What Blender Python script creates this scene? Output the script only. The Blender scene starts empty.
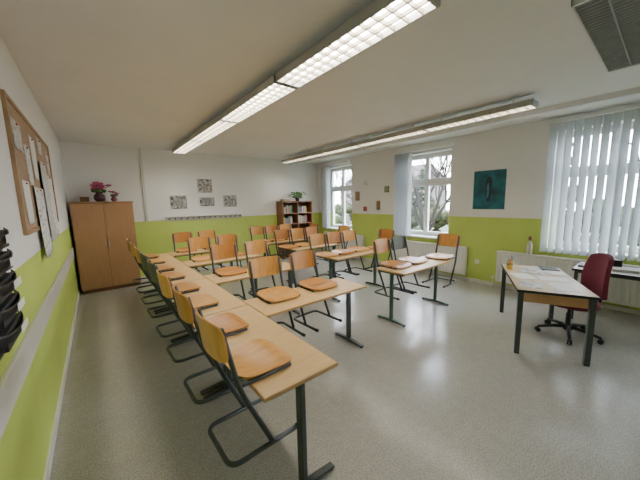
import bpy, bmesh, math, random
from mathutils import Vector, Matrix
random.seed(7)
PI=math.pi
C=bpy.context.scene.collection
H=1.74; XL=-0.42; XR=6.06; YB=7.65; YF=-2.7; ZC=3.02; GZ=1.36

# ---------------------------------------------------------------- materials
def mat(name,col,rough=.5,metal=0,var=0,scale=8,bump=0,spec=.5,stretch=None,emit=None,es=0):
    m=bpy.data.materials.new(name); m.use_nodes=True; N=m.node_tree.nodes; L=m.node_tree.links
    b=N['Principled BSDF']; b.inputs['Base Color'].default_value=(*col,1); b.inputs['Roughness'].default_value=rough
    b.inputs['Metallic'].default_value=metal; b.inputs['Specular IOR Level'].default_value=spec
    if emit: b.inputs['Emission Color'].default_value=(*emit,1); b.inputs['Emission Strength'].default_value=es
    if var or bump:
        tc=N.new('ShaderNodeTexCoord'); mp=N.new('ShaderNodeMapping'); L.new(tc.outputs['Object'],mp.inputs[0])
        if stretch: mp.inputs['Scale'].default_value=stretch
        n=N.new('ShaderNodeTexNoise'); n.inputs['Scale'].default_value=scale; n.inputs['Detail'].default_value=5
        L.new(mp.outputs[0],n.inputs['Vector'])
        if var:
            r=N.new('ShaderNodeValToRGB'); r.color_ramp.elements[0].position=.3; r.color_ramp.elements[1].position=.7
            r.color_ramp.elements[0].color=(*[max(0,c*(1-var)) for c in col],1); r.color_ramp.elements[1].color=(*[min(1,c*(1+var)) for c in col],1)
            L.new(n.outputs[0],r.inputs[0]); L.new(r.outputs[0],b.inputs['Base Color'])
        if bump:
            bp=N.new('ShaderNodeBump'); bp.inputs['Strength'].default_value=bump; bp.inputs['Distance'].default_value=.01
            L.new(n.outputs[0],bp.inputs['Height']); L.new(bp.outputs[0],b.inputs['Normal'])
    return m
def wall_mat():
    m=bpy.data.materials.new('two_tone_wall_paint'); m.use_nodes=True; N=m.node_tree.nodes; L=m.node_tree.links
    b=N['Principled BSDF']; g=N.new('ShaderNodeNewGeometry'); s=N.new('ShaderNodeSeparateXYZ'); L.new(g.outputs['Position'],s.inputs[0])
    c=N.new('ShaderNodeMath'); c.operation='GREATER_THAN'; c.inputs[1].default_value=GZ; L.new(s.outputs[2],c.inputs[0])
    n=N.new('ShaderNodeTexNoise'); n.inputs['Scale'].default_value=2.5; n.inputs['Detail'].default_value=6; L.new(g.outputs['Position'],n.inputs['Vector'])
    r=N.new('ShaderNodeValToRGB'); r.color_ramp.elements[0].color=(.50,.63,.125,1); r.color_ramp.elements[1].color=(.55,.68,.15,1)
    r.color_ramp.elements[0].position=.3; r.color_ramp.elements[1].position=.7; L.new(n.outputs[0],r.inputs[0])
    x=N.new('ShaderNodeMix'); x.data_type='RGBA'; L.new(c.outputs[0],x.inputs[0]); L.new(r.outputs[0],x.inputs[6]); x.inputs[7].default_value=(.85,.85,.84,1)
    L.new(x.outputs[2],b.inputs['Base Color']); b.inputs['Roughness'].default_value=.5
    n2=N.new('ShaderNodeTexNoise'); n2.inputs['Scale'].default_value=90; L.new(g.outputs['Position'],n2.inputs['Vector'])
    bp=N.new('ShaderNodeBump'); bp.inputs['Strength'].default_value=.12; bp.inputs['Distance'].default_value=.01; L.new(n2.outputs[0],bp.inputs['Height']); L.new(bp.outputs[0],b.inputs['Normal'])
    return m
def floor_mat():
    m=bpy.data.materials.new('speckled_vinyl'); m.use_nodes=True; N=m.node_tree.nodes; L=m.node_tree.links
    b=N['Principled BSDF']; g=N.new('ShaderNodeNewGeometry')
    n=N.new('ShaderNodeTexNoise'); n.inputs['Scale'].default_value=95; n.inputs['Detail'].default_value=4; L.new(g.outputs['Position'],n.inputs['Vector'])
    r=N.new('ShaderNodeValToRGB'); r.color_ramp.elements[0].position=.36; r.color_ramp.elements[1].position=.64
    r.color_ramp.elements[0].color=(.29,.28,.25,1); r.color_ramp.elements[1].color=(.44,.425,.385,1); L.new(n.outputs[0],r.inputs[0])
    n2=N.new('ShaderNodeTexNoise'); n2.inputs['Scale'].default_value=.8; n2.inputs['Detail'].default_value=2; L.new(g.outputs['Position'],n2.inputs['Vector'])
    n3=N.new('ShaderNodeTexNoise'); n3.inputs['Scale'].default_value=14; n3.inputs['Detail'].default_value=6; L.new(g.outputs['Position'],n3.inputs['Vector'])
    ad=N.new('ShaderNodeMath'); ad.operation='ADD'; L.new(n2.outputs[0],ad.inputs[0]); L.new(n3.outputs[0],ad.inputs[1])
    r2=N.new('ShaderNodeMapRange'); r2.inputs[1].default_value=.6; r2.inputs[2].default_value=1.4; r2.inputs[3].default_value=.88; r2.inputs[4].default_value=1.08; L.new(ad.outputs[0],r2.inputs[0])
    x=N.new('ShaderNodeVectorMath'); x.operation='SCALE'; L.new(r.outputs[0],x.inputs[0]); L.new(r2.outputs[0],x.inputs['Scale'])
    L.new(x.outputs[0],b.inputs['Base Color'])
    b.inputs['Roughness'].default_value=.20
    return m
def collage_mat(name,a,c,scale=14):
    m=bpy.data.materials.new(name); m.use_nodes=True; N=m.node_tree.nodes; L=m.node_tree.links; b=N['Principled BSDF']
    tc=N.new('ShaderNodeTexCoord'); v=N.new('ShaderNodeTexVoronoi'); v.distance='CHEBYCHEV'; v.inputs['Scale'].default_value=scale; L.new(tc.outputs['Object'],v.inputs['Vector'])
    r=N.new('ShaderNodeValToRGB'); r.color_ramp.elements[0].color=(*a,1); r.color_ramp.elements[1].color=(*c,1); r.color_ramp.elements[0].position=.2; r.color_ramp.elements[1].position=.8
    L.new(v.outputs['Color'],r.inputs[0]); L.new(r.outputs[0],b.inputs['Base Color']); b.inputs['Roughness'].default_value=.45
    return m
def drawing_mat(name,scale,seed):
    m=bpy.data.materials.new(name); m.use_nodes=True; N=m.node_tree.nodes; L=m.node_tree.links; b=N['Principled BSDF']
    tc=N.new('ShaderNodeTexCoord'); mp=N.new('ShaderNodeMapping'); mp.inputs['Location'].default_value=(seed,seed*.7,0); L.new(tc.outputs['Object'],mp.inputs[0])
    v=N.new('ShaderNodeTexVoronoi'); v.feature='DISTANCE_TO_EDGE'; v.inputs['Scale'].default_value=scale; L.new(mp.outputs[0],v.inputs['Vector'])
    r=N.new('ShaderNodeValToRGB'); r.color_ramp.elements[0].color=(.30,.30,.31,1); r.color_ramp.elements[1].color=(.80,.80,.79,1); r.color_ramp.elements[0].position=.02; r.color_ramp.elements[1].position=.06
    L.new(v.outputs['Distance'],r.inputs[0]); L.new(r.outputs[0],b.inputs['Base Color']); b.inputs['Roughness'].default_value=.6
    return m
def glass_mat():
    m=bpy.data.materials.new('window_glass'); m.use_nodes=True; N=m.node_tree.nodes; L=m.node_tree.links
    N.remove(N['Principled BSDF']); t=N.new('ShaderNodeBsdfTransparent'); g=N.new('ShaderNodeBsdfGlossy'); g.inputs['Roughness'].default_value=.03
    x=N.new('ShaderNodeMixShader'); x.inputs[0].default_value=.05; L.new(t.outputs[0],x.inputs[1]); L.new(g.outputs[0],x.inputs[2]); L.new(x.outputs[0],N['Material Output'].inputs[0])
    return m
def vane_mat():
    m=bpy.data.materials.new('blind_fabric'); m.use_nodes=True; N=m.node_tree.nodes; L=m.node_tree.links
    N.remove(N['Principled BSDF']); t=N.new('ShaderNodeBsdfTranslucent'); g=N.new('ShaderNodeBsdfDiffuse'); g.inputs[0].default_value=(.76,.79,.80,1); t.inputs[0].default_value=(.56,.62,.66,1)
    n=N.new('ShaderNodeTexNoise'); n.inputs['Scale'].default_value=60; r=N.new('ShaderNodeMapRange'); r.inputs[3].default_value=.17; r.inputs[4].default_value=.23; L.new(n.outputs[0],r.inputs[0])
    x=N.new('ShaderNodeMixShader'); L.new(r.outputs[0],x.inputs[0]); L.new(g.outputs[0],x.inputs[1]); L.new(t.outputs[0],x.inputs[2]); L.new(x.outputs[0],N['Material Output'].inputs[0])
    return m
WALL=wall_mat(); FLOOR=floor_mat(); GLASS=glass_mat(); VANE=vane_mat()
CEIL=mat('ceiling_paint',(.83,.83,.84),.8,var=.02,scale=2)
WHITE=mat('white_lacquer',(.82,.82,.81),.35,var=.02,scale=5)
TRIMW=mat('rail_white',(.66,.66,.62),.45,var=.05,scale=4)
RADW=mat('radiator_enamel',(.86,.85,.82),.35,var=.02,scale=6)
STEEL=mat('dark_grey_tube',(.055,.066,.066),.38,metal=.1,var=.1,scale=20)
GSTEEL=mat('dark_green_tube',(.04,.085,.065),.38,metal=.1,var=.1,scale=20)
BLACK=mat('black_plastic',(.012,.012,.014),.45,var=.2,scale=30)
TOP=mat('table_laminate',(.66,.44,.20),.40,var=.06,scale=6,stretch=(4,1,1),spec=.4)
EDGE=mat('table_edge',(.48,.29,.12),.45,var=.1,scale=6)
PLY=mat('beech_ply',(.64,.325,.09),.30,var=.18,scale=7,stretch=(6,1,1),spec=.32)
PLY2=mat('beech_ply_dark',(.53,.235,.06),.30,var=.18,scale=7,stretch=(6,1,1),spec=.32)
GREYB=mat('grey_green_shell',(.085,.10,.085),.5,var=.12,scale=10,spec=.3)
WARD=mat('brown_veneer',(.41,.225,.115),.42,var=.07,scale=5,stretch=(8,8,1))
WARDD=mat('dark_veneer',(.17,.08,.035),.45,var=.2,scale=5,stretch=(6,6,1))
SHW=mat('bookcase_veneer',(.28,.13,.06),.45,var=.12,scale=5,stretch=(8,8,1))
CORK=mat('cork',(.42,.30,.20),.85,var=.2,scale=60,bump=.2)
PAPER=mat('paper',(.82,.82,.81),.6,var=.02,scale=20)
GPAPER=mat('grey_paper',(.58,.58,.58),.6,var=.25,scale=25)
ALU=mat('aluminium',(.55,.56,.57),.35,metal=.8,var=.05,scale=30)
HOUS=mat('luminaire_housing',(.40,.40,.38),.45,var=.03,scale=10)
HOUSW=mat('luminaire_white',(.70,.70,.68),.45,var=.03,scale=10)
LOUV=mat('louvre_bright',(.34,.31,.25),.35,metal=.2,var=.03,scale=10)
LOUVD=mat('louvre_dull',(.36,.37,.38),.45,metal=.1,var=.1,scale=10)
EM=mat('lit_tubes',(1,1,1),.5,emit=(1,.93,.80),es=30,var=.01)
EM2=mat('lit_tubes_dimmer',(1,1,1),.5,emit=(1,.93,.80),es=26,var=.01)
OFFT=mat('unlit_reflector',(.36,.37,.38),.4,var=.1,scale=10)
BURG=mat('burgundy_fabric',(.15,.011,.030),.8,var=.25,scale=60,bump=.2)
RUBBER=mat('rubber',(.02,.02,.02),.7,var=.2,scale=20)

# ---------------------------------------------------------------- mesh helper
class MB:
    def __init__(s): s.bm=bmesh.new(); s.mi=0
    def box(s,c,d,rz=0,M=None):
        r=bmesh.ops.create_cube(s.bm,size=1); T=Matrix.Translation(c)@Matrix.Rotation(rz,4,'Z')@Matrix.Diagonal((*d,1))
        if M: T=M@T
        bmesh.ops.transform(s.bm,matrix=T,verts=r['verts'])
        for f in set(f for v in r['verts'] for f in v.link_faces): f.material_index=s.mi
        return s
    def rng(s,x0,x1,y0,y1,z0,z1): return s.box(((x0+x1)/2,(y0+y1)/2,(z0+z1)/2),(abs(x1-x0),abs(y1-y0),abs(z1-z0)))
    def tube(s,pts,r,n=8,r1=None,closed=False,cap=True):
        pts=[Vector(p) for p in pts]; k=len(pts); rings=[]
        up=None
        for i,p in enumerate(pts):
            a=pts[i-1] if i>0 else (pts[-1] if closed else p); b=pts[i+1] if i<k-1 else (pts[0] if closed else p)
            t=(b-a); t=t.normalized() if t.length>0 else Vector((0,0,1))
            if up is None: up=Vector((0,0,1)) if abs(t.z)<.9 else Vector((1,0,0))
            u=(up-t*up.dot(t)); u=u.normalized() if u.length>1e-5 else t.orthogonal().normalized(); up=u; w=t.cross(u)
            rr=r if r1 is None else r+(r1-r)*i/(k-1)
            rings.append([s.bm.verts.new(p+(u*math.cos(2*PI*j/n)+w*math.sin(2*PI*j/n))*rr) for j in range(n)])
        m=k if closed else k-1
        for i in range(m):
            A=rings[i];B=rings[(i+1)%k]
            for j in range(n):
                f=s.bm.faces.new((A[j],A[(j+1)%n],B[(j+1)%n],B[j])); f.material_index=s.mi; f.smooth=True
        if cap and not closed:
            for R,fl in ((rings[0],1),(rings[-1],0)):
                f=s.bm.faces.new(R[::-1] if fl else R); f.material_index=s.mi
        return s
    def lathe(s,prof,c=(0,0,0),n=20):
        rings=[]
        for r,z in prof: rings.append([s.bm.verts.new((c[0]+r*math.cos(2*PI*j/n),c[1]+r*math.sin(2*PI*j/n),c[2]+z)) for j in range(n)])
        for A,B in zip(rings,rings[1:]):
            for j in range(n):
                f=s.bm.faces.new((A[j],A[(j+1)%n],B[(j+1)%n],B[j])); f.material_index=s.mi; f.smooth=True
        for R,fl in ((rings[0],1),(rings[-1],0)):
            if prof[0 if fl else -1][0]>1e-4: s.bm.faces.new(R[::-1] if fl else R).material_index=s.mi
        return s
    def sheet(s,fn,nu,nv,th):
        g=[]
        for sd in (0,1):
            g.append([[s.bm.verts.new(fn(i/nu,j/nv)[0]-fn(i/nu,j/nv)[1]*th*sd) for j in range(nv+1)] for i in range(nu+1)])
        def F(*v):
            f=s.bm.faces.new(v); f.smooth=True; f.material_index=s.mi
        for i in range(nu):
            for j in range(nv):
                F(g[0][i][j],g[0][i+1][j],g[0][i+1][j+1],g[0][i][j+1]); F(g[1][i][j],g[1][i][j+1],g[1][i+1][j+1],g[1][i+1][j])
        def G(*v):
            f=s.bm.faces.new(v); f.smooth=False; f.material_index=s.mi
        for i in range(nu):
            G(g[0][i][0],g[1][i][0],g[1][i+1][0],g[0][i+1][0]); G(g[0][i][nv],g[0][i+1][nv],g[1][i+1][nv],g[1][i][nv])
        for j in range(nv):
            G(g[0][0][j],g[0][0][j+1],g[1][0][j+1],g[1][0][j]); G(g[0][nu][j],g[1][nu][j],g[1][nu][j+1],g[0][nu][j+1])
        return s
    def poly(s,pts,th,axis):
        a=Vector(axis)*th; A=[s.bm.verts.new(Vector(p)) for p in pts]; B=[s.bm.verts.new(Vector(p)+a) for p in pts]
        for f in (A[::-1],B): s.bm.faces.new(f).material_index=s.mi
        n=len(A)
        for i in range(n): s.bm.faces.new((A[i],A[(i+1)%n],B[(i+1)%n],B[i])).material_index=s.mi
        return s
    def blob(s,c,r,sub=2,sc=(1,1,1)):
        q=bmesh.ops.create_icosphere(s.bm,subdivisions=sub,radius=r,matrix=Matrix.Translation(c)@Matrix.Diagonal((*sc,1)))
        for v in q['verts']:
            for f in v.link_faces: f.smooth=True; f.material_index=s.mi
        return s
    def build(s,name,mats,parent=None,bev=0,sharp=False):
        bmesh.ops.recalc_face_normals(s.bm,faces=s.bm.faces[:])
        if sharp:
            for e in s.bm.edges:
                if len(e.link_faces)==2 and e.calc_face_angle(0)>.7: e.smooth=False
        me=bpy.data.meshes.new(name); s.bm.to_mesh(me); s.bm.free()
        for m in (mats if isinstance(mats,(list,tuple)) else [mats]): me.materials.append(m)
        o=bpy.data.objects.new(name,me); C.objects.link(o)
        if parent: o.parent=parent
        if bev:
            b=o.modifiers.new('bevel','BEVEL'); b.width=bev; b.segments=2; b.limit_method='ANGLE'
        return o
def thing(name,label,cat,loc=(0,0,0),rz=0,group=None):
    o=bpy.data.objects.new(name,None); C.objects.link(o); o.location=loc; o.rotation_euler=(0,0,rz); o.empty_display_size=.1
    o['label']=label; o['category']=cat
    if group: o['group']=group
    return o
def tag(o,label,cat,group=None):
    o['label']=label; o['category']=cat
    if group: o['group']=group
    return o
def struct(o): o['kind']='structure'; return o
def dup(root,loc,rz,label,group=None):
    r=root.copy(); C.objects.link(r); r.location=loc; r.rotation_euler=(0,0,rz); r['label']=label
    if group: r['group']=group
    for ch in list(root.children):
        c=ch.copy(); C.objects.link(c); c.parent=r
        for g in list(ch.children):
            d=g.copy(); C.objects.link(d); d.parent=c
    return r
def fillet(pts,r,n=5):
    pts=[Vector(p) for p in pts]; out=[pts[0]]
    for i in range(1,len(pts)-1):
        p=pts[i]; a=(pts[i-1]-p); b=(pts[i+1]-p); d=min(r,a.length*.49,b.length*.49); A=p+a.normalized()*d; B=p+b.normalized()*d
        for k in range(n+1):
            t=k/n; out.append(A*(1-t)**2+p*2*t*(1-t)+B*t*t)
    out.append(pts[-1]); return out

# ---------------------------------------------------------------- room
W=.38
struct(MB().rng(XL-.3,XR+W,YF-.3,YB+.3,-.2,0).build('floor',FLOOR))
struct(MB().rng(XL-.3,XR+W,YF-.3,YB+.3,ZC,ZC+.2).build('ceiling',CEIL))
struct(MB().rng(XL-.3,XL,YF-.3,YB+.3,0,ZC).build('wall_left',WALL))
struct(MB().rng(XL,XR,YB,YB+.3,0,ZC).build('wall_back',WALL))
struct(MB().rng(XL,XR,YF-.3,YF,0,ZC).build('wall_front',WALL))
wins=[(6.04,7.24),(3.05,4.40),(-.08,1.32),(-2.45,-1.05)]  # last one: unseen window added behind the camera as daylight fill
WZ0,WZ1=.86,2.80
m=MB(); ys=[YF-.3]
for a,b in sorted(wins): ys+=[a,b]
ys.append(YB+.3)
for i in range(0,len(ys),2): m.rng(XR,XR+W,ys[i],ys[i+1],0,ZC)
for a,b in wins: m.rng(XR,XR+W,a,b,0,WZ0); m.rng(XR,XR+W,a,b,WZ1,ZC)
struct(m.build('wall_right',WALL))
struct(MB().rng(XL,XL+.015,YF,YB,0,.07).build('baseboard_left',TRIMW))
struct(MB().rng(XL+.015,XR-.015,YB-.015,YB,0,.07).build('baseboard_back',TRIMW))
struct(MB().rng(XR-.015,XR,YF,YB,0,.07).build('baseboard_right',TRIMW))
struct(MB().rng(XL,XL+.022,YF,YB-.62,.79,.96).build('trim_1',TRIMW,bev=.004))
struct(MB().rng(5.22,5.32,YF,YB,ZC-.07,ZC).build('trim_2',CEIL))
struct(MB().rng(.90,.95,YB-.03,YB,GZ,ZC).build('trim_3',TRIMW))
WX=XR+.22
for i,(a,b) in enumerate(wins):
    m=MB(); f=.055
    m.rng(WX,WX+.07,a,a+f,WZ0,WZ1); m.rng(WX,WX+.07,b-f,b,WZ0,WZ1); m.rng(WX,WX+.07,a+f,b-f,WZ0,WZ0+f); m.rng(WX,WX+.07,a+f,b-f,WZ1-f,WZ1)
    m.rng(WX,WX+.07,a+f,b-f,2.10,2.17)
    w=struct(m.build('window_%d'%(i+1),WHITE,bev=.004))
    mid=(a+b)/2
    for (y0,y1,z0,z1) in ((a+f,mid,WZ0+f,2.10),(mid,b-f,WZ0+f,2.10),(a+f,mid,2.17,WZ1-f),(mid,b-f,2.17,WZ1-f)):
        s=.05; m=MB(); x0,x1=WX-.02,WX+.05
        m.rng(x0,x1,y0,y0+s,z0,z1).rng(x0,x1,y1-s,y1,z0,z1).rng(x0,x1,y0+s,y1-s,z0,z0+s).rng(x0,x1,y0+s,y1-s,z1-s,z1)
        sa=m.build('sash',WHITE,w,bev=.004)
        MB().rng(WX+.01,WX+.016,y0+s,y1-s,z0+s,z1-s).build('pane',GLASS,sa)
    h=MB(); h.rng(WX-.035,WX-.02,mid+.018,mid+.042,1.42,1.50); h.tube([(WX-.04,mid+.03,1.46),(WX-.06,mid+.03,1.46),(WX-.06,mid+.03,1.36)],.008)
    h.build('handle',ALU,w)
    MB().rng(XR-.05,WX-.021,a,b,WZ0-.03,WZ0+.005).build('window_sill',WHITE,w,bev=.004)

# ---------------------------------------------------------------- outdoors
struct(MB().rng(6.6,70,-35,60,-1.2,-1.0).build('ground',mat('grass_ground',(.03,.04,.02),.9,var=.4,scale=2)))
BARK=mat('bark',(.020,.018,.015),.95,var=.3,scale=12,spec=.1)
def tree(x,y,h,r,seed,label,nb=5):
    R=random.Random(seed); m=MB()
    def br(p,d,l,r,lev):
        pts=[Vector(p)]; q=Vector(p); dd=Vector(d)
        for k in range(4):
            dd=(dd+Vector((R.uniform(-.18,.18),R.uniform(-.18,.18),R.uniform(-.05,.15)))).normalized(); q=q+dd*l/4; pts.append(q.copy())
        m.tube(pts,max(r,.008),6 if lev<2 else 4,r1=max(r*.55,.006),cap=False)
        if lev<4:
            for k in range(nb if lev<3 else 4):
                t=R.randint(1,4); e=Vector((R.uniform(-1,1),R.uniform(-1,1),R.uniform(.0,.9))).normalized()
                br(pts[t],(dd*.7+e).normalized(),l*R.uniform(.5,.72),r*.5,lev+1)
    br((x,y,-1),(0,0,1),h,r,0)
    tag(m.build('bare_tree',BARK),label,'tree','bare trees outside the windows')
tree(11.5,6.6,4.6,.13,1,'bare branching tree seen through the window with the gathered blind',5)
tree(14,12.5,4.5,.17,2,'bare tree seen through the window nearest the back corner',5)
tree(11,1.0,4.2,.16,4,'bare tree behind the drawn vertical blind, nearer the front')
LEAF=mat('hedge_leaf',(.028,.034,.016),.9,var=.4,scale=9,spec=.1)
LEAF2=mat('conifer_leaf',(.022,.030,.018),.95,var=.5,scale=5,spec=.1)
m=MB(); R=random.Random(3)
for k in range(300):
    m.blob((16.5+R.uniform(-.6,.6),R.uniform(-6,28),R.uniform(-.9,1.3)),R.uniform(.32,.55),1)
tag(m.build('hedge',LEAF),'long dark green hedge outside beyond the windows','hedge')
def conifer(x,y,h,w,seed,label):
    R=random.Random(seed); t=thing('evergreen_tree',label,'tree',(x,y,-1),0,'evergreens outside the windows')
    MB().tube([(0,0,0),(0,0,h*.9)],.13,8,r1=.03).build('trunk',BARK,t)
    m=MB()
    for k in range(260):
        f=R.random()**.8; a=R.uniform(0,2*PI); rr=w*(1-f)*R.uniform(.4,1); z=h*(.12+.86*f)
        m.blob((rr*math.cos(a),rr*math.sin(a),z),R.uniform(.12,.30)*(1.2-f*.7),1,(1.1,1.1,.6))
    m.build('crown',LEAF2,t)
conifer(13.0,3.0,6.6,1.7,1,'dark evergreen behind the far half of the drawn blind')
conifer(13.8,-.4,6.0,1.8,2,'dark evergreen behind the near half of the drawn blind')
conifer(20.5,12.6,5.2,1.6,4,'dark evergreen far off through the middle window')
t=thing('house','grey beige house with a dark roof far outside behind the trees','house',(29,22,-1))
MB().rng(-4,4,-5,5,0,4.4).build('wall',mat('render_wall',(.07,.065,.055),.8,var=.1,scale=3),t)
MB().poly([(-4.4,-5.3,4.4),(4.4,-5.3,4.4),(0,-5.3,6.6)],10.6,(0,1,0)).build('roof',mat('roof_tile',(.03,.02,.016),.8,var=.3,scale=6),t)
for y in (-3.6,-1.2,1.2,3.6):
    for z in (1.0,2.9):
        f=MB().rng(-4.06,-4.0,y-.5,y+.5,z,z+1.1).build('window',mat('far_frame',(.15,.15,.15),.5,var=.1),t); MB().rng(-4.075,-4.061,y-.42,y+.42,z+.08,z+1.02).build('pane',mat('dark_pane',(.02,.02,.025),.2,var=.1),f)

# ---------------------------------------------------------------- blinds
def blind(y0,y1,n,ang,label,z0=.80,z1=2.93,x=5.975,wd=.115,jit=.12):
    t=thing('vertical_blind',label,'window blind',(x,(y0+y1)/2,z0),0,'vertical blinds at the windows')
    L_=y1-y0
    m=MB()
    for k in range(n):
        y=-L_/2+(k+.5)*L_/n
        m.box((0,y,(z1-z0)/2-.01),(.003,wd,z1-z0-.02),rz=ang+random.uniform(-jit,jit))
    m.build('vanes',VANE,t)
    return t
t=blind(-.16,1.38,15,math.radians(52),'drawn pale grey vertical blind behind the teacher desk')
MB().rng(-.03,.03,-.80,.80,2.12,2.16).build('headrail',WHITE,t)
t=blind(3.98,4.42,13,math.radians(80),'open vertical blind gathered beside the middle window',z0=.86,z1=2.86)
MB().rng(-.03,.03,-1.22,.24,1.99,2.03).build('headrail',WHITE,t)
t=blind(7.02,7.30,9,math.radians(80),'gathered vertical blind beside the window nearest the back corner',z0=.86,z1=2.86)
MB().rng(-.03,.03,-1.1,.16,1.99,2.03).build('headrail',WHITE,t)

# ---------------------------------------------------------------- radiators
def radiator(y0,y1,label):
    t=thing('radiator',label,'radiator',(5.97,(y0+y1)/2,.13),0,'white panel radiators under the windows'); L_=y1-y0
    m=MB(); m.rng(-.030,.055,-L_/2,L_/2,0,.58)
    n=int(L_/.07)
    for k in range(n):
        y=-L_/2+.035+k*(L_-.07)/(n-1); m.rng(-.048,-.030,y-.018,y+.018,.035,.545)
    m.build('panel',RADW,t,bev=.004)
    m=MB(); m.rng(-.048,.06,-L_/2-.004,L_/2+.004,.585,.60)
    for k in range(n): y=-L_/2+.03+k*(L_-.06)/(n-1); m.rng(-.03,.05,y-.006,y+.006,.60,.606)
    m.build('top_grille',RADW,t)
    for s in (-1,1): MB().rng(.056,.088,s*(L_/2-.25)-.02,s*(L_/2-.25)+.02,.1,.5).build('bracket',RADW,t)
    MB().tube(fillet([(0,L_/2+.05,-.128),(0,L_/2+.05,.08),(0,L_/2,.08)],.03),.009).build('pipe',RADW,t)
    m=MB(); m.tube([(-.01,L_/2+.05,.08),(-.085,L_/2+.05,.08)],.02,12); m.build('valve',WHITE,t)
radiator(-.5,2.02,'long white radiator under the drawn blind behind the desk')
radiator(2.60,4.5,'white radiator under the middle window beside the tables')
radiator(5.5,7.25,'white radiator under the window nearest the back corner')

# ---------------------------------------------------------------- luminaires
def luminaire(loc,rz,label,group,lit=True,L_=1.48,wd=.26,em=None):
    t=thing('ceiling_light',label,'ceiling light',loc,rz,group)
    w=wd/2; e=L_/2-.002
    m=MB(); m.rng(-w,-w+.010,-e,e,0,.075).rng(w-.010,w,-e,e,0,.075).rng(-w,w,-e,e,.068,.075).rng(-w,w,-e,-e+.022,0,.068).rng(-w,w,e-.022,e,0,.068)
    m.build('housing',HOUS if lit else HOUSW,t)
    MB().rng(-w+.02,w-.02,-e+.025,e-.025,.040,.052).build('lamp_panel',(em or EM) if lit else OFFT,t)
    m=MB(); n=int(L_/(.10 if lit else .045))
    hb=.032
    for k in range(1,n): y=-e+2*e*k/n; m.rng(-w+.011,w-.011,y-.004,y+.004,.003,hb)
    if lit:
        for q in (-w/3,w/3): m.rng(q-.006,q+.006,-e+.023,e-.023,.004,hb)
    else: m.rng(-.004,.004,-e+.023,e-.023,.004,hb)
    m.build('louvre',LOUV if lit else LOUVD,t)
    if ZC-loc[2]>.10:
        for y in (-L_*.33,L_*.33): MB().tube([(0,y,.075),(0,y,ZC-loc[2])],.012,8).build('hanger',HOUSW,t)
    return t
fz=H+1.12
O=['nearest','second','third','farthest']
l0=luminaire((1.575,1.70,fz),0,'lit louvred ceiling light, nearest section of the strip over the left column','louvred strip light over the left column')
for k in range(1,4): dup(l0,(1.575,1.70+1.5*k,fz),0,'lit louvred ceiling light, %s section of the strip over the left column'%O[k])
l1=luminaire((4.42,1.92,fz),0,'lit louvred ceiling light, nearest section of the strip by the windows','louvred strip light by the windows',wd=.21,em=EM2)
for k in range(1,4): dup(l1,(4.42,1.92+1.49*k,fz),0,'lit louvred ceiling light, %s section of the strip by the windows'%O[k])
luminaire((3.32,.37,ZC-.0755),PI/2,'unlit grey louvred ceiling light above the teacher desk','unlit louvred light',lit=False,L_=1.60,wd=.32)

# ---------------------------------------------------------------- tables
def make_table(legm):
    t=thing('school_table','x','table')
    L_,D=1.296,.50
    o=MB().box((0,0,.748),(L_-.006,D-.006,.024)).build('tabletop',TOP,t,bev=.005)
    m=MB(); z=.748
    m.rng(-L_/2,L_/2,-D/2,-D/2+.003,z-.011,z+.010).rng(-L_/2,L_/2,D/2-.003,D/2,z-.011,z+.010).rng(-L_/2,-L_/2+.003,-D/2+.003,D/2-.003,z-.011,z+.010).rng(L_/2-.003,L_/2,-D/2+.003,D/2-.003,z-.011,z+.010)
    m.build('edge_band',EDGE,o)
    m=MB()
    for s in (-1,1): m.rng(-L_/2+.05,L_/2-.05,s*.13-.012,s*.13+.012,.705,.735)
    m.build('support_rail',legm,t)
    for s in (-1,1):
        x=s*(L_/2-.05)
        m=MB(); m.rng(x-.028,x+.028,-.018,.018,.03,.71); m.build('leg',legm,t,bev=.006)
        m=MB(); m.rng(x-.02,x+.02,-.20,.20,.708,.735); m.build('top_bar',legm,t,bev=.004)
        m=MB(); m.poly([(x-.022,-.235,.012),(x-.022,.235,.012),(x-.022,.235,.028),(x-.022,.05,.045),(x-.022,-.05,.045),(x-.022,-.235,.028)],.044,(1,0,0))
        f=m.build('foot',legm,t,bev=.004)
        for q in (-1,1): MB().lathe([(.016,0),(.018,.012)],(x,q*.215,0),10).build('glide',RUBBER,f)
    return t
ta=make_table(STEEL); tb=make_table(GSTEEL)
RN=['nearest row','second row','third row','farthest row']
RY=[2.13,3.45,4.72,5.94]
X1,X2=1.072,3.12
used=[0,0]
def put(base,i,loc,rz,label,grp):
    if not used[i]:
        used[i]=1; base.location=loc; base.rotation_euler=(0,0,rz); base['label']=label; base['group']=grp; return base
    return dup(base,loc,rz,label,grp)
ON=['first','second','third','fourth','fifth','sixth','seventh','eighth']
for k in range(4):
    put(ta,0,(.82,1.19+.65+1.3*k,0),PI/2,'light wood school table, %s from the camera in the column by the pinboard wall'%ON[k],'tables in the left column')
for r in range(4):
    put(ta,0,(X1+.65,RY[r]+.25,0),0,'light wood school table joined to the left column, %s from the camera'%RN[r].replace(' row',''),'tables in the middle block')
for r in range(4):
    put(tb,1,(X2+.65,RY[r]+.25,0),0,'light wood school table on the window side, %s from the camera'%RN[r],'tables in the window block')

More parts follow.
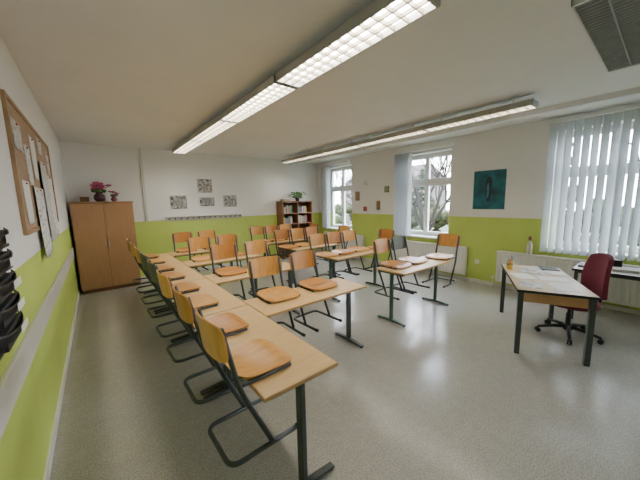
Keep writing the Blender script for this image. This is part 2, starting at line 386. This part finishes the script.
# ---------------------------------------------------------------- student chairs
def make_chair(ply,bply=None):
    t=thing('school_chair','x','chair')
    def sq(u,v,q=.30):
        a=2*u-1; b=2*v-1
        return a*math.sqrt(1-q*b*b*b*b*a*a),b*math.sqrt(1-q*a*a*a*a*b*b)
    def seat(u,v):
        x,y=sq(u,v)
        wd=.198-.015*(1-y)/2
        z=.476-.016*math.exp(-((y+.25)**2)*3.5)*(1-x*x) - (.020*max(0,(y-.55)/.45)**2) + .014*max(0,(-y-.55)/.45)**2
        return Vector((x*wd,.012+y*.183,z)),Vector((0,0,1))
    MB().sheet(seat,16,16,.008).build('seat',ply,t,sharp=True)
    under=lambda u,v:(Vector((seat(u,v)[0].x*.9,.012+(seat(u,v)[0].y-.012)*.88,seat(u,v)[0].z-.0082)),Vector((0,0,1)))
    MB().sheet(under,14,14,.006).build('seat_underside',STEEL,t,sharp=True)
    def back(u,v):
        x,y=sq(u,v,.22)
        zz=.708+y*.108
        yy=-.235-(zz-.6)*.12-.034*(1-x*x)-.006
        return Vector((x*.205,yy+.016,zz)),Vector((0,1,.12)).normalized()
    MB().sheet(back,16,10,.011).build('backrest',bply or ply,t,sharp=True)
    for s in (-1,1):
        x=s*.176
        p=fillet([(x*1.06,-.002,.026),(x*1.05,-.165,.40),(x,-.19,.50),(x,-.252,.795)],.10,6)
        MB().tube(p,.0145,8).build('upright',STEEL,t)
        MB().tube(fillet([(x*1.0,-.172,.445),(x*1.0,-.13,.4465),(x*1.0,.15,.4465)],.03),.0105,8).build('seat_support',STEEL,t)
    b=.184
    m=MB(); m.tube(fillet([(b,.20,.0145),(b,-.255,.0145),(-b,-.255,.0145),(-b,.20,.0145)],.07,6),.0145,8); sk=m.build('skid_frame',STEEL,t)
    for s in (-1,1): MB().tube([(s*b,.17,.0165),(s*b,.208,.0165)],.0165,8).build('end_cap',RUBBER,sk)
    m=MB(); m.tube([(-.172,.02,.4465),(.172,.02,.4465)],.009,8); m.build('cross_tube',STEEL,t)
    return t
chs=[make_chair(PLY),make_chair(PLY2),make_chair(PLY2,GREYB)]
used2=[0,0,0]
def chair(x,y,rz,label,grp,k=0,z=.3245):
    if k==2: label=label.replace('wooden','grey backed')
    base=chs[k]
    if not used2[k]:
        used2[k]=1; base.location=(x,y,z); base.rotation_euler=(0,0,rz); base['label']=label; base['group']=grp
    else: dup(base,(x,y,z),rz,label,grp)
R=random.Random(5)
for k in range(8):
    y=1.19+1.3*(k//2)+(.34 if k%2==0 else .96)
    chair(.57+.105,y,-PI/2+(.03 if k==0 else R.uniform(-.06,.06)),'wooden school chair, %s from the camera along the column by the pinboard wall'%ON[k],'chairs on the left column',(0,1,0,2,2,1,0,1)[k])
RW=['nearest','second','third','farthest']
for r in range(4):
    for j,x in enumerate((1.41,1.94)):
        chair(x,RY[r]+.50-.12,PI+R.uniform(-.06,.06),'%s wooden chair on the %s table joined to the left column'%(('left','right')[j],RW[r]),'chairs on the middle block',(r+j)%2)
    three=r>0
    xs=(3.175,3.59,4.005) if three else (3.42,3.86)
    for j,x in enumerate(xs):
        chair(x,RY[r]+.50-.12,PI+R.uniform(-.005,.005),'%s wooden chair on the long edge of the %s window side table'%(('left','middle','right')[j] if three else ('left','right')[j],RW[r]),'chairs on the window block',2 if (r==0 and j==1) else (r+j+1)%2)
    chair(X2+1.3+.022,RY[r]+.225,PI/2,'wooden chair hooked on the window end of the %s window side table'%RW[r],'chairs on the table ends',r%2)

# ---------------------------------------------------------------- wardrobe + flowers
t=thing('wardrobe','brown two door wood veneer wardrobe in the back left corner','wardrobe',(.135,7.36,0))
m=MB(); m.rng(-.50,.50,-.22,.26,.07,1.80); m.build('body',WARDD,t,bev=.003)
MB().rng(-.48,.48,-.20,.24,0,.07).build('plinth',WARDD,t)
MB().rng(-.51,.51,-.25,.27,1.80,1.825).build('top_panel',WARD,t,bev=.003)
for s in (-1,1):
    d=MB().rng(s*.003,s*.497,-.242,-.222,.08,1.79).build('door',WARD,t,bev=.003)
    MB().tube([(s*.03,-.242,.93),(s*.03,-.262,.93),(s*.03,-.262,1.03),(s*.03,-.242,1.03)],.005).build('handle',ALU,d)
STEM=mat('stem_green',(.06,.16,.03),.6,var=.3,scale=20); PINK=mat('pink_petals',(.52,.10,.22),.6,var=.5,scale=30); CER=mat('dark_ceramic',(.06,.02,.03),.3,var=.2,scale=10)
def flowers(x,y,z,label,s,vm,nf):
    t=thing('flower_vase',label,'flower vase',(x,y,z),0,'flower vases on the wardrobe'); R=random.Random(int(x*100))
    MB().lathe([(.05*s,0),(.085*s,.05*s),(.08*s,.11*s),(.045*s,.15*s),(.055*s,.17*s)]).build('vase',vm,t)
    for k in range(nf):
        a=R.uniform(0,2*PI); q=R.uniform(.02,.15)*s; h=R.uniform(.20,.34)*s; p=(q*math.cos(a),q*math.sin(a)*.8,h)
        st=MB().tube([(0,0,.14*s),(p[0]*.5,p[1]*.5,h*.7),p],.004,5).build('stem',STEM,t)
        mf=MB()
        for j in range(7):
            b=2*PI*j/7; mf.blob((p[0]+.028*s*math.cos(b),p[1]+.028*s*math.sin(b),p[2]+.005),.026*s,1,(1,1,.6))
        mf.blob(p,.026*s,1); mf.build('blossom',PINK,st)
        a+=.4; MB().blob((.08*s*math.cos(a),.08*s*math.sin(a),.19*s),.034*s,1,(1,.5,.9)).build('leaf',STEM,st)
flowers(.10,7.33,1.825,'dark vase with a full pink bouquet in the middle of the wardrobe top',1.15,CER,18)
flowers(.34,7.40,1.825,'small vase of pink flowers nearer the right side of the wardrobe',.66,mat('rose_ceramic',(.3,.1,.12),.3,var=.2,scale=10),8)
t=thing('small_box','small brown box on the wardrobe top nearer the pinboard wall','box',(-.14,7.36,1.8255)); MB().rng(-.07,.07,-.05,.05,0,.085).build('box_body',mat('brown_card',(.2,.1,.05),.6,var=.2,scale=10),t,bev=.003); MB().rng(-.073,.073,-.053,.053,.0855,.10).build('lid',WARDD,t,bev=.003)

# ---------------------------------------------------------------- back wall pictures
CA=collage_mat('photo_collage',(.08,.08,.08),(.50,.50,.48),18); CB=collage_mat('photo_collage_b',(.10,.09,.08),(.55,.53,.50),24)
for (x0,x1,zc,h,lb,cm) in ((1.45,1.83,1.79,.34,'grey photo collage in the lower row, leftmost on the back wall',CA),(2.10,2.48,2.20,.36,'grey photo collage highest on the back wall',CB),
        (2.13,2.51,1.79,.24,'low wide photo collage directly under the highest one',CA),(2.75,3.13,1.80,.32,'grey photo collage nearest the bookcase on the back wall',CB)):
    t=thing('wall_picture',lb,'picture',((x0+x1)/2,YB,zc-h/2),0,'pictures on the back wall'); w=(x1-x0)/2
    MB().rng(-w,w,-.012,-.001,0,h).build('backing',PAPER,t)
    MB().rng(-w+.008,w-.008,-.015,-.0121,.008,h-.008).build('print',cm,t)
t=thing('coat_rail','long pale coat rail with pegs under the pictures on the back wall','coat rail',(2.28,YB,1.33))
MB().rng(-.97,.97,-.022,-.001,0,.10).build('board',mat('rail_board',(.56,.55,.50),.5,var=.08),t,bev=.004)
MB().rng(-.97,.97,-.08,-.001,.101,.115).build('ledge',WHITE,t,bev=.003)
for k in range(14):
    x=-.9+k*1.8/13
    MB().tube(fillet([(x,-.02,.06),(x,-.085,.04),(x,-.092,.086)],.02),.009,6).build('hook',STEEL,t)

# ---------------------------------------------------------------- bookcase
t=thing('bookcase','brown open bookcase with two columns of shelves by the back corner','bookcase',(4.93,7.44,0))
m=MB(); m.rng(-.55,-.528,-.18,.19,0,1.74); m.build('side_panel',SHW,t); MB().rng(.528,.55,-.18,.19,0,1.74).build('side_panel',SHW,t); MB().rng(-.011,.011,-.18,.17,.06,1.72).build('divider',SHW,t)
MB().rng(-.528,.528,.17,.185,0,1.72).build('back_panel',WARDD,t)
MB().rng(-.56,.56,-.185,.19,1.74,1.765).build('top_panel',SHW,t)
SZ=[.06,.40,.74,1.08,1.40]
for z in SZ:
    for s in (-1,1): MB().rng(s*.011,s*.528,-.175,.17,z-.02,z).build('shelf',SHW,t)
bc=[(.35,.05,.04),(.08,.15,.30),(.45,.35,.15),(.45,.45,.42),(.07,.2,.1),(.4,.2,.05),(.15,.15,.17)]
bn=['red','blue','yellow','white','green','orange','grey']
bm_=[mat('book_cover_'+n,c,.5,var=.15,scale=20) for c,n in zip(bc,bn)]
for li,z in enumerate((SZ[4],SZ[3])):
    for s in (-1,1):
        x=4.93+(-.50 if s<0 else .04)
        for k in range(7):
            wdt=R.uniform(.035,.06); hh=R.uniform(.17,.24); ci=(k*3+li*2+(1 if s>0 else 0))%7
            m=MB(); m.rng(x,x+wdt-.003,7.31,7.49,z+.0005,z+hh)
            o=m.build('book',bm_[ci])
            tag(o,'%s book on the %s shelf in the %s column of the bookcase'%(bn[ci],('top','second')[li],('left','right')[s>0]),'book','books in the brown bookcase')
            x+=wdt
t=thing('potted_plant','leafy potted plant on top of the brown bookcase','potted plant',(5.02,7.42,1.765))
MB().lathe([(.05,0),(.075,.11),(.08,.12),(.07,.12),(.06,.10)]).build('pot',CER,t)
m=MB(); R2=random.Random(11)
for k in range(60):
    a=R2.uniform(0,2*PI); q=R2.uniform(.05,.30 if k%2 else .16); h=R2.uniform(.10,.28); c=Vector((q*math.cos(a),max(-.16,min(.15,q*math.sin(a)*.6)),h))
    m.tube([(0,0,.09),(c.x*.5,c.y*.5,h*.9),c],.0035,4)
    m.blob(c,.042,1,(1,.6,.45))
m.build('foliage',mat('plant_leaf',(.10,.22,.05),.5,var=.3,scale=10),t)
t=thing('storage_box','pale storage box on top of the bookcase beside the plant','box',(4.58,7.44,1.7655))
MB().rng(-.12,.12,-.1,.1,0,.06).build('box_body',mat('carton',(.40,.32,.22),.7,var=.1,scale=10),t,bev=.004); MB().rng(-.125,.125,-.105,.105,.0605,.075).build('lid',PAPER,t,bev=.004)

# ---------------------------------------------------------------- left wall board
t=thing('pinboard','large cork pinboard with wooden frame on the left wall','pinboard',(XL,4.05,1.54))
MB().rng(.001,.012,-1.13,1.13,.02,.97).build('cork',CORK,t)
m=MB(); m.rng(.001,.024,-1.16,1.16,0,.03).rng(.001,.024,-1.16,1.16,.96,.99).rng(.001,.024,-1.16,-1.13,.03,.96).rng(.001,.024,1.13,1.16,.03,.96); m.build('frame',mat('board_frame',(.38,.24,.13),.5,var=.15,scale=10),t)
PR=collage_mat('printed_sheet',(.35,.35,.36),(.76,.76,.74),30)
DR1=drawing_mat('line_drawing',9,1.3); DR2=drawing_mat('line_drawing_fine',14,4.1)
sheets=[(3.18,2.28,.34,.22,PR,'printed sheet at the top of the pinboard nearest the camera'),(3.52,2.10,.24,.34,DR2,'small upright line drawing high on the near half of the pinboard'),
 (3.80,1.60,.62,.64,DR1,'large line drawing hanging below the near half of the pinboard'),(4.24,1.80,.44,.82,GPAPER,'tall grey sheet hanging in the middle of the pinboard'),(4.70,1.74,.46,.72,DR2,'tall line drawing on the far half of the pinboard'),
 (4.38,2.38,.32,.18,PR,'small printed card at the top middle of the pinboard'),(4.98,2.27,.24,.28,PR,'printed sheet at the far upper corner of the pinboard'),(5.06,1.78,.2,.34,PR,'printed sheet at the far lower corner of the pinboard'),(3.22,1.78,.28,.34,PAPER,'small white sheet low on the near half of the pinboard'),(3.88,2.20,.30,.40,PAPER,'white upright sheet above the large line drawing on the pinboard')]
PINM=mat('pin_red',(.5,.03,.03),.4,var=.1)
for i,(y,z,w,h,mm,lb) in enumerate(sheets):
    big=h>.55
    o=thing('pinned_sheet',lb,'paper',(XL+((.026,.033,.028)[i-2] if big else .0125),y,z-h/2),0,'sheets on the pinboard')
    def fn(u,v,w=w,h=h): return Vector((.002+(.022 if h>.55 else .010)*(1-v)**2*(.5+.5*math.sin(u*5)),(u-.5)*w,v*h)),Vector((1,0,0))
    MB().sheet(fn,8,6,.0012).build('sheet',mm,o); MB().blob((.006,0,h-.02),.008,1).build('pin',PINM,o)
t=thing('wall_file_organiser','black tiered hanging file pockets on the left wall below the pinboard','file organiser',(XL,2.02,1.04))
MB().rng(.001,.008,-.22,.22,0,.64).build('backing',BLACK,t)
for k in range(5):
    z=.01+k*.115
    def pf(u,v,z=z):
        y=-.215+.43*u; b=math.sin(PI*u)**.5
        return Vector((.012+(.016+.040*b)*math.sin(v*PI*.5),y,z+.012*(1-b)+.115*v-.012*b*v)),Vector((1,0,0))
    p=MB().sheet(pf,14,8,.003).build('pocket',BLACK,t)
    MB().box((.072,.05,z+.080),(.0015,.16,.040)).build('paper_label',PAPER,p)
    MB().rng(.012,.045,-.17,.17,z+.03,z+.118).build('folder_stack',mat('folder_dark',(.03,.03,.035),.6,var=.2),p)

# ---------------------------------------------------------------- window wall decorations
t=thing('poster','teal underwater poster with a dark diving shape between the windows','poster',(XR,2.275,1.52))
MB().rng(-.012,-.001,-.285,.285,0,.75).build('panel',mat('teal_print',(.015,.14,.19),.3,var=.6,scale=4),t)
pts=[]
for k in range(24):
    a=2*PI*k/24
    pts.append((-.0122,.06*math.cos(a)*(1.25 if math.sin(a)<0 else .8)+.02*math.sin(2*a),.38+.25*math.sin(a)))
MB().poly(pts,.002,(-1,0,0)).build('dark_figure',mat('figure_dark',(.008,.03,.05),.3,var=.4,scale=12),t)
MB().poly([(-.0145,.022*math.cos(2*PI*k/16)+.015,.36+.15*math.sin(2*PI*k/16)) for k in range(16)],.001,(-1,0,0)).build('pale_patch',mat('figure_pale',(.06,.22,.26),.3,var=.5,scale=14),t)
for (y,z,w,h,c,lb) in ((4.74,2.02,.15,.16,(.25,.35,.2),'small greenish picture beside the middle window'),(5.48,2.23,.17,.15,(.7,.7,.68),'small white card highest on the wall between the far windows'),
   (5.80,1.87,.16,.26,(.35,.22,.12),'narrow brown framed picture beside the far window'),(5.02,1.60,.12,.24,(.30,.17,.08),'small brown picture between the far windows near the green band'),(5.50,1.50,.13,.13,(.45,.08,.05),'small red square picture just above the green band')):
    t=thing('small_picture',lb,'picture',(XR,y,z-h/2),0,'small pictures between the windows')
    MB().rng(-.015,-.001,-w/2,w/2,0,h).build('frame',mat('frame_wood',(.2,.12,.07),.5,var=.1) if w<.165 else PAPER,t)
    MB().rng(-.017,-.0151,-w/2+.015,w/2-.015,.015,h-.015).build('print',mat('print',c,.5,var=.5,scale=25),t)
t=thing('wall_socket','white wall socket low on the green wall below the poster','socket',(XR,2.42,.40)); MB().rng(-.012,-.001,-.04,.04,0,.08).build('plate',WHITE,t,bev=.003); MB().tube([(-.0125,0,.04),(-.018,0,.04)],.022,16).build('outlet',TRIMW,t)
t=thing('spray_bottle','pale bottle with brown top standing on the radiator beside the blind','bottle',(5.965,1.52,.736))
MB().lathe([(.038,0),(.042,.01),(.042,.17),(.018,.22),(.018,.24)]).build('bottle_body',mat('bottle_plastic',(.62,.62,.57),.4,var=.2),t)
MB().lathe([(.02,.24),(.022,.25),(.03,.28),(.02,.31),(.005,.32)]).build('cap',mat('cap_brown',(.22,.11,.05),.5,var=.2),t)

# ---------------------------------------------------------------- teacher desk
DA=math.radians(25); DC=Vector((4.265,.95,0))
def D(u,v,z=0): c,s=math.cos(DA),math.sin(DA); return (DC.x+u*c-v*s,DC.y+u*s+v*c,z)
t=thing('teacher_desk','teacher desk with light top, dark square legs and wooden drawer','desk',DC,DA)
DT=.745
MB().rng(-.67,.67,-.335,.335,DT-.025,DT).build('tabletop',mat('desk_laminate',(.62,.50,.33),.3,var=.07,scale=6),t,bev=.003)
m=MB(); m.rng(-.675,.675,-.34,-.335,DT-.028,DT-.002).rng(-.675,.675,.335,.34,DT-.028,DT-.002).rng(-.675,-.67,-.335,.335,DT-.028,DT-.002).rng(.67,.675,-.335,.335,DT-.028,DT-.002); m.build('edge_band',BLACK,t)
for a in (-1,1):
    for b in (-1,1): 
        l=MB().rng(a*.64-.025,a*.64+.025,b*.30-.025,b*.30+.025,.012,DT-.029).build('leg',STEEL,t,bev=.004)
        MB().rng(a*.64-.022,a*.64+.022,b*.30-.022,b*.30+.022,0,.012).build('glide',RUBBER,l)
m=MB(); m.rng(-.615,.615,-.312,-.29,DT-.07,DT-.03).rng(-.615,.615,.29,.312,DT-.07,DT-.03).rng(.63,.65,-.275,.275,DT-.07,DT-.03); m.build('apron',STEEL,t)
d=MB().rng(-.62,.10,-.27,.27,DT-.145,DT-.03).build('drawer_case',WARD,t,bev=.003)
MB().rng(-.638,-.622,-.268,.268,DT-.14,DT-.034).build('side_board',mat('desk_wood',(.48,.28,.13),.4,var=.12,scale=6),t,bev=.002)
def sheet_on(u,v,a,w,h,z,mm,lb,name='paper_sheet'):
    o=MB().rng(-w/2,w/2,-h/2,h/2,0,.002).build(name,mm); o.location=D(u,v,z); o.rotation_euler=(0,0,DA+a); tag(o,lb,'paper','papers on the teacher desk')
z=DT+.0005
sheet_on(-.42,-.12,.1,.30,.21,z,PAPER,'white sheet on the camera end of the teacher desk')
sheet_on(-.40,.17,-.15,.30,.21,z,PR,'printed sheet beside the white one on the camera end of the desk')
sheet_on(-.05,-.12,.05,.21,.30,z,PAPER,'white upright sheet in the middle of the teacher desk')
sheet_on(-.02,.18,.3,.30,.21,z,PAPER,'tilted white sheet in the middle of the desk toward the tables')
sheet_on(.36,.00,-.2,.42,.30,z,PR,'wide printed plan on the far end of the teacher desk')
sheet_on(.30,-.23,.1,.28,.18,z+.003,PAPER,'white sheet overlapping the printed plan in front of the office chair')
def cup(loc,label,col,pens=5,s=1):
    t=thing('pencil_cup',label,'pencil cup',loc); MB().lathe([(.032*s,0),(.038*s,.09*s),(.034*s,.09*s),(.029*s,.006*s)]).build('cup',mat('cup_paint',col,.4,var=.1),t)
    for k in range(pens):
        a=k*1.26; MB().tube([(.012*math.cos(a),.012*math.sin(a),.012),(.03*math.cos(a)*s,.03*math.sin(a)*s,.15*s)],.004,6).build('pencil',bm_[(k*2)%7],t)
cup(D(.58,.24,DT),'yellow pencil cup on the far left corner of the teacher desk',(.65,.42,.03))
cup(D(.47,.27,DT),'green pencil cup beside the yellow one on the teacher desk',(.08,.2,.05),3,.85)
t=thing('toy_figure','small yellow toy figure on the left edge of the teacher desk','toy',D(.33,.28,DT))
MB().lathe([(.03,0),(.035,.02),(.022,.06),(.012,.065)]).build('toy_body',mat('toy_yellow',(.7,.45,.04),.4,var=.1),t); MB().blob((0,0,.085),.024).build('toy_head',mat('toy_orange',(.6,.25,.03),.4,var=.1),t)
t=thing('folder','thin dark folder on the far right corner of the teacher desk','folder',D(.52,-.20,DT),DA)
MB().rng(-.11,.11,-.1,.1,0,.004).rng(-.11,.11,-.1,.1,.010,.014).rng(-.11,-.106,-.1,.1,0,.014).build('cover',BLACK,t); MB().rng(-.104,.10,-.095,.095,.0042,.0098).build('pages',PAPER,t)

# ---------------------------------------------------------------- side table by window
t=thing('side_table','long table with white top and dark edge under the drawn blind','table',(5.47,.12,0))
MB().rng(-.30,.30,-.68,.68,.715,.735).build('tabletop',mat('white_top',(.66,.66,.62),.3,var=.03),t); m=MB()
m.rng(-.305,-.30,-.685,.685,.705,.734).rng(.30,.305,-.685,.685,.705,.734).rng(-.30,.30,-.685,-.68,.705,.734).rng(-.30,.30,.68,.685,.705,.734); m.build('edge_band',BLACK,t)
for a in (-1,1):
    for b in (-1,1): MB().rng(a*.27-.018,a*.27+.018,b*.64-.018,b*.64+.018,0,.714).build('leg',STEEL,t)
m=MB(); m.rng(-.27,-.255,-.62,.62,.675,.70).rng(.255,.27,-.62,.62,.675,.70).rng(-.255,.255,-.62,-.605,.675,.70).rng(-.255,.255,.605,.62,.675,.70).build('apron',STEEL,t)
for k,(y,w,h,ci,lb) in enumerate(((.55,.2,.028,6,'grey book lying on the side table end nearest the radiator bottle'),(.20,.24,.035,3,'white book lying in the middle of the side table'),(-.10,.2,.03,0,'red book lying on the side table by the frame edge'))):
    t=thing('book',lb,'book',(5.42,.12+y,.7355),.2*k,'books on the side table')
    MB().rng(-.1,.1,-w/2,w/2,0,.003).rng(-.1,.1,-w/2,w/2,h-.003,h).rng(-.1,-.097,-w/2,w/2,.003,h-.003).build('cover',bm_[ci],t); MB().rng(-.096,.095,-w/2+.005,w/2-.005,.0031,h-.0031).build('pages',PAPER,t)
t=thing('radio','small black box radio on the side table by the blind','radio',(5.64,.48,.7355)); MB().rng(-.05,.05,-.12,.12,0,.11).build('casing',BLACK,t,bev=.006); MB().tube([(-.051,.06,.055),(-.054,.06,.055)],.035,16).build('speaker_grille',LOUVD,t); MB().tube([(0,-.1,.11),(0,-.13,.26)],.003,6).build('antenna',ALU,t)

# ---------------------------------------------------------------- office chair
t=thing('office_chair','burgundy swivel office chair with black star base at the teacher desk','office chair',(4.53,.69,0),math.radians(33))
for k in range(5):
    a=2*PI*k/5+.3; c,s=math.cos(a),math.sin(a)
    m=MB(); m.tube([(c*.03,s*.03,.11),(c*.16,s*.16,.10),(c*.31,s*.31,.07)],.026,8,r1=.016); b=m.build('base_arm',BLACK,t)
    m=MB()
    for q in (-1,1):
        p=Vector((c*.31,s*.31,.027)); n=Vector((-s,c,0)); m.tube([p+n*q*.008,p+n*q*.024],.027,14)
    m.tube([(c*.31,s*.31,.03),(c*.31,s*.31,.075)],.008,6); m.build('caster',RUBBER,b)
MB().lathe([(.045,.07),(.045,.13),(.028,.14),(.028,.28),(.018,.29),(.018,.40)]).build('gas_column',BLACK,t)
MB().rng(-.09,.09,-.10,.10,.395,.42).build('mechanism',BLACK,t,bev=.005)
def sq2(u,v,q=.42):
    a=2*u-1;b=2*v-1; return a*math.sqrt(1-q*b*b),b*math.sqrt(1-q*a*a)
def seatf(u,v):
    x,y=sq2(u,v); return Vector((x*.27,.0+y*.265,.50-.03*(x**4)-.03*y**4)),Vector((0,0,1))
MB().sheet(seatf,12,12,.065).build('seat',BURG,t,bev=.008)
def backf(u,v):
    x,y=sq2(u,v,.28); return Vector((x*(.225-.02*y),-.235+.04*x*x-.05*(y*.5+.5)+.03*math.sin((y+1)*1.4),.78+y*.275)),Vector((0,1,0))
MB().sheet(backf,12,12,.05).build('backrest',BURG,t,bev=.008)
MB().tube(fillet([(0,-.05,.405),(0,-.28,.405),(0,-.310,.55),(0,-.315,.75)],.06),.016,8).build('back_support',BLACK,t)
MB().tube([(.09,.02,.407),(.2,.03,.40)],.006,6).build('lever',BLACK,t)

# ---------------------------------------------------------------- world + lights
w=bpy.data.worlds.new('overcast'); bpy.context.scene.world=w; w.use_nodes=True; N=w.node_tree.nodes; L=w.node_tree.links
bg=N['Background']; tc=N.new('ShaderNodeTexCoord'); sp=N.new('ShaderNodeSeparateXYZ'); L.new(tc.outputs['Generated'],sp.inputs[0])
r=N.new('ShaderNodeValToRGB'); r.color_ramp.elements[0].position=0; r.color_ramp.elements[0].color=(.92,.95,1,1); r.color_ramp.elements[1].position=.6; r.color_ramp.elements[1].color=(.74,.84,1,1)
L.new(sp.outputs[2],r.inputs[0]); L.new(r.outputs[0],bg.inputs[0]); bg.inputs[1].default_value=31.0
for a,b in wins:
    l=bpy.data.lights.new('window_portal','AREA'); l.shape='RECTANGLE'; l.cycles.is_portal=True
    o=bpy.data.objects.new('window_portal',l); C.objects.link(o); o.location=(XR+W+.02,(a+b)/2,(WZ0+WZ1)/2)
    o.rotation_euler=Vector((-1,0,0)).to_track_quat('-Z','Y').to_euler(); l.size,l.size_y=(b-a),(WZ1-WZ0)

# ---------------------------------------------------------------- camera
cd=bpy.data.cameras.new('camera'); cam=bpy.data.objects.new('camera',cd); C.objects.link(cam)
cd.sensor_width=36; cd.lens=36*280/640; cd.clip_start=.05
fw=Vector((.6172,.7760,-.1367)).normalized(); rt=Vector((.7803,-.6236,-.0206)); rt=(rt-fw*rt.dot(fw)).normalized(); up=rt.cross(fw)
M=Matrix((rt,up,-fw)).transposed().to_4x4(); M.translation=(0,0,H); cam.matrix_world=M
bpy.context.scene.camera=cam
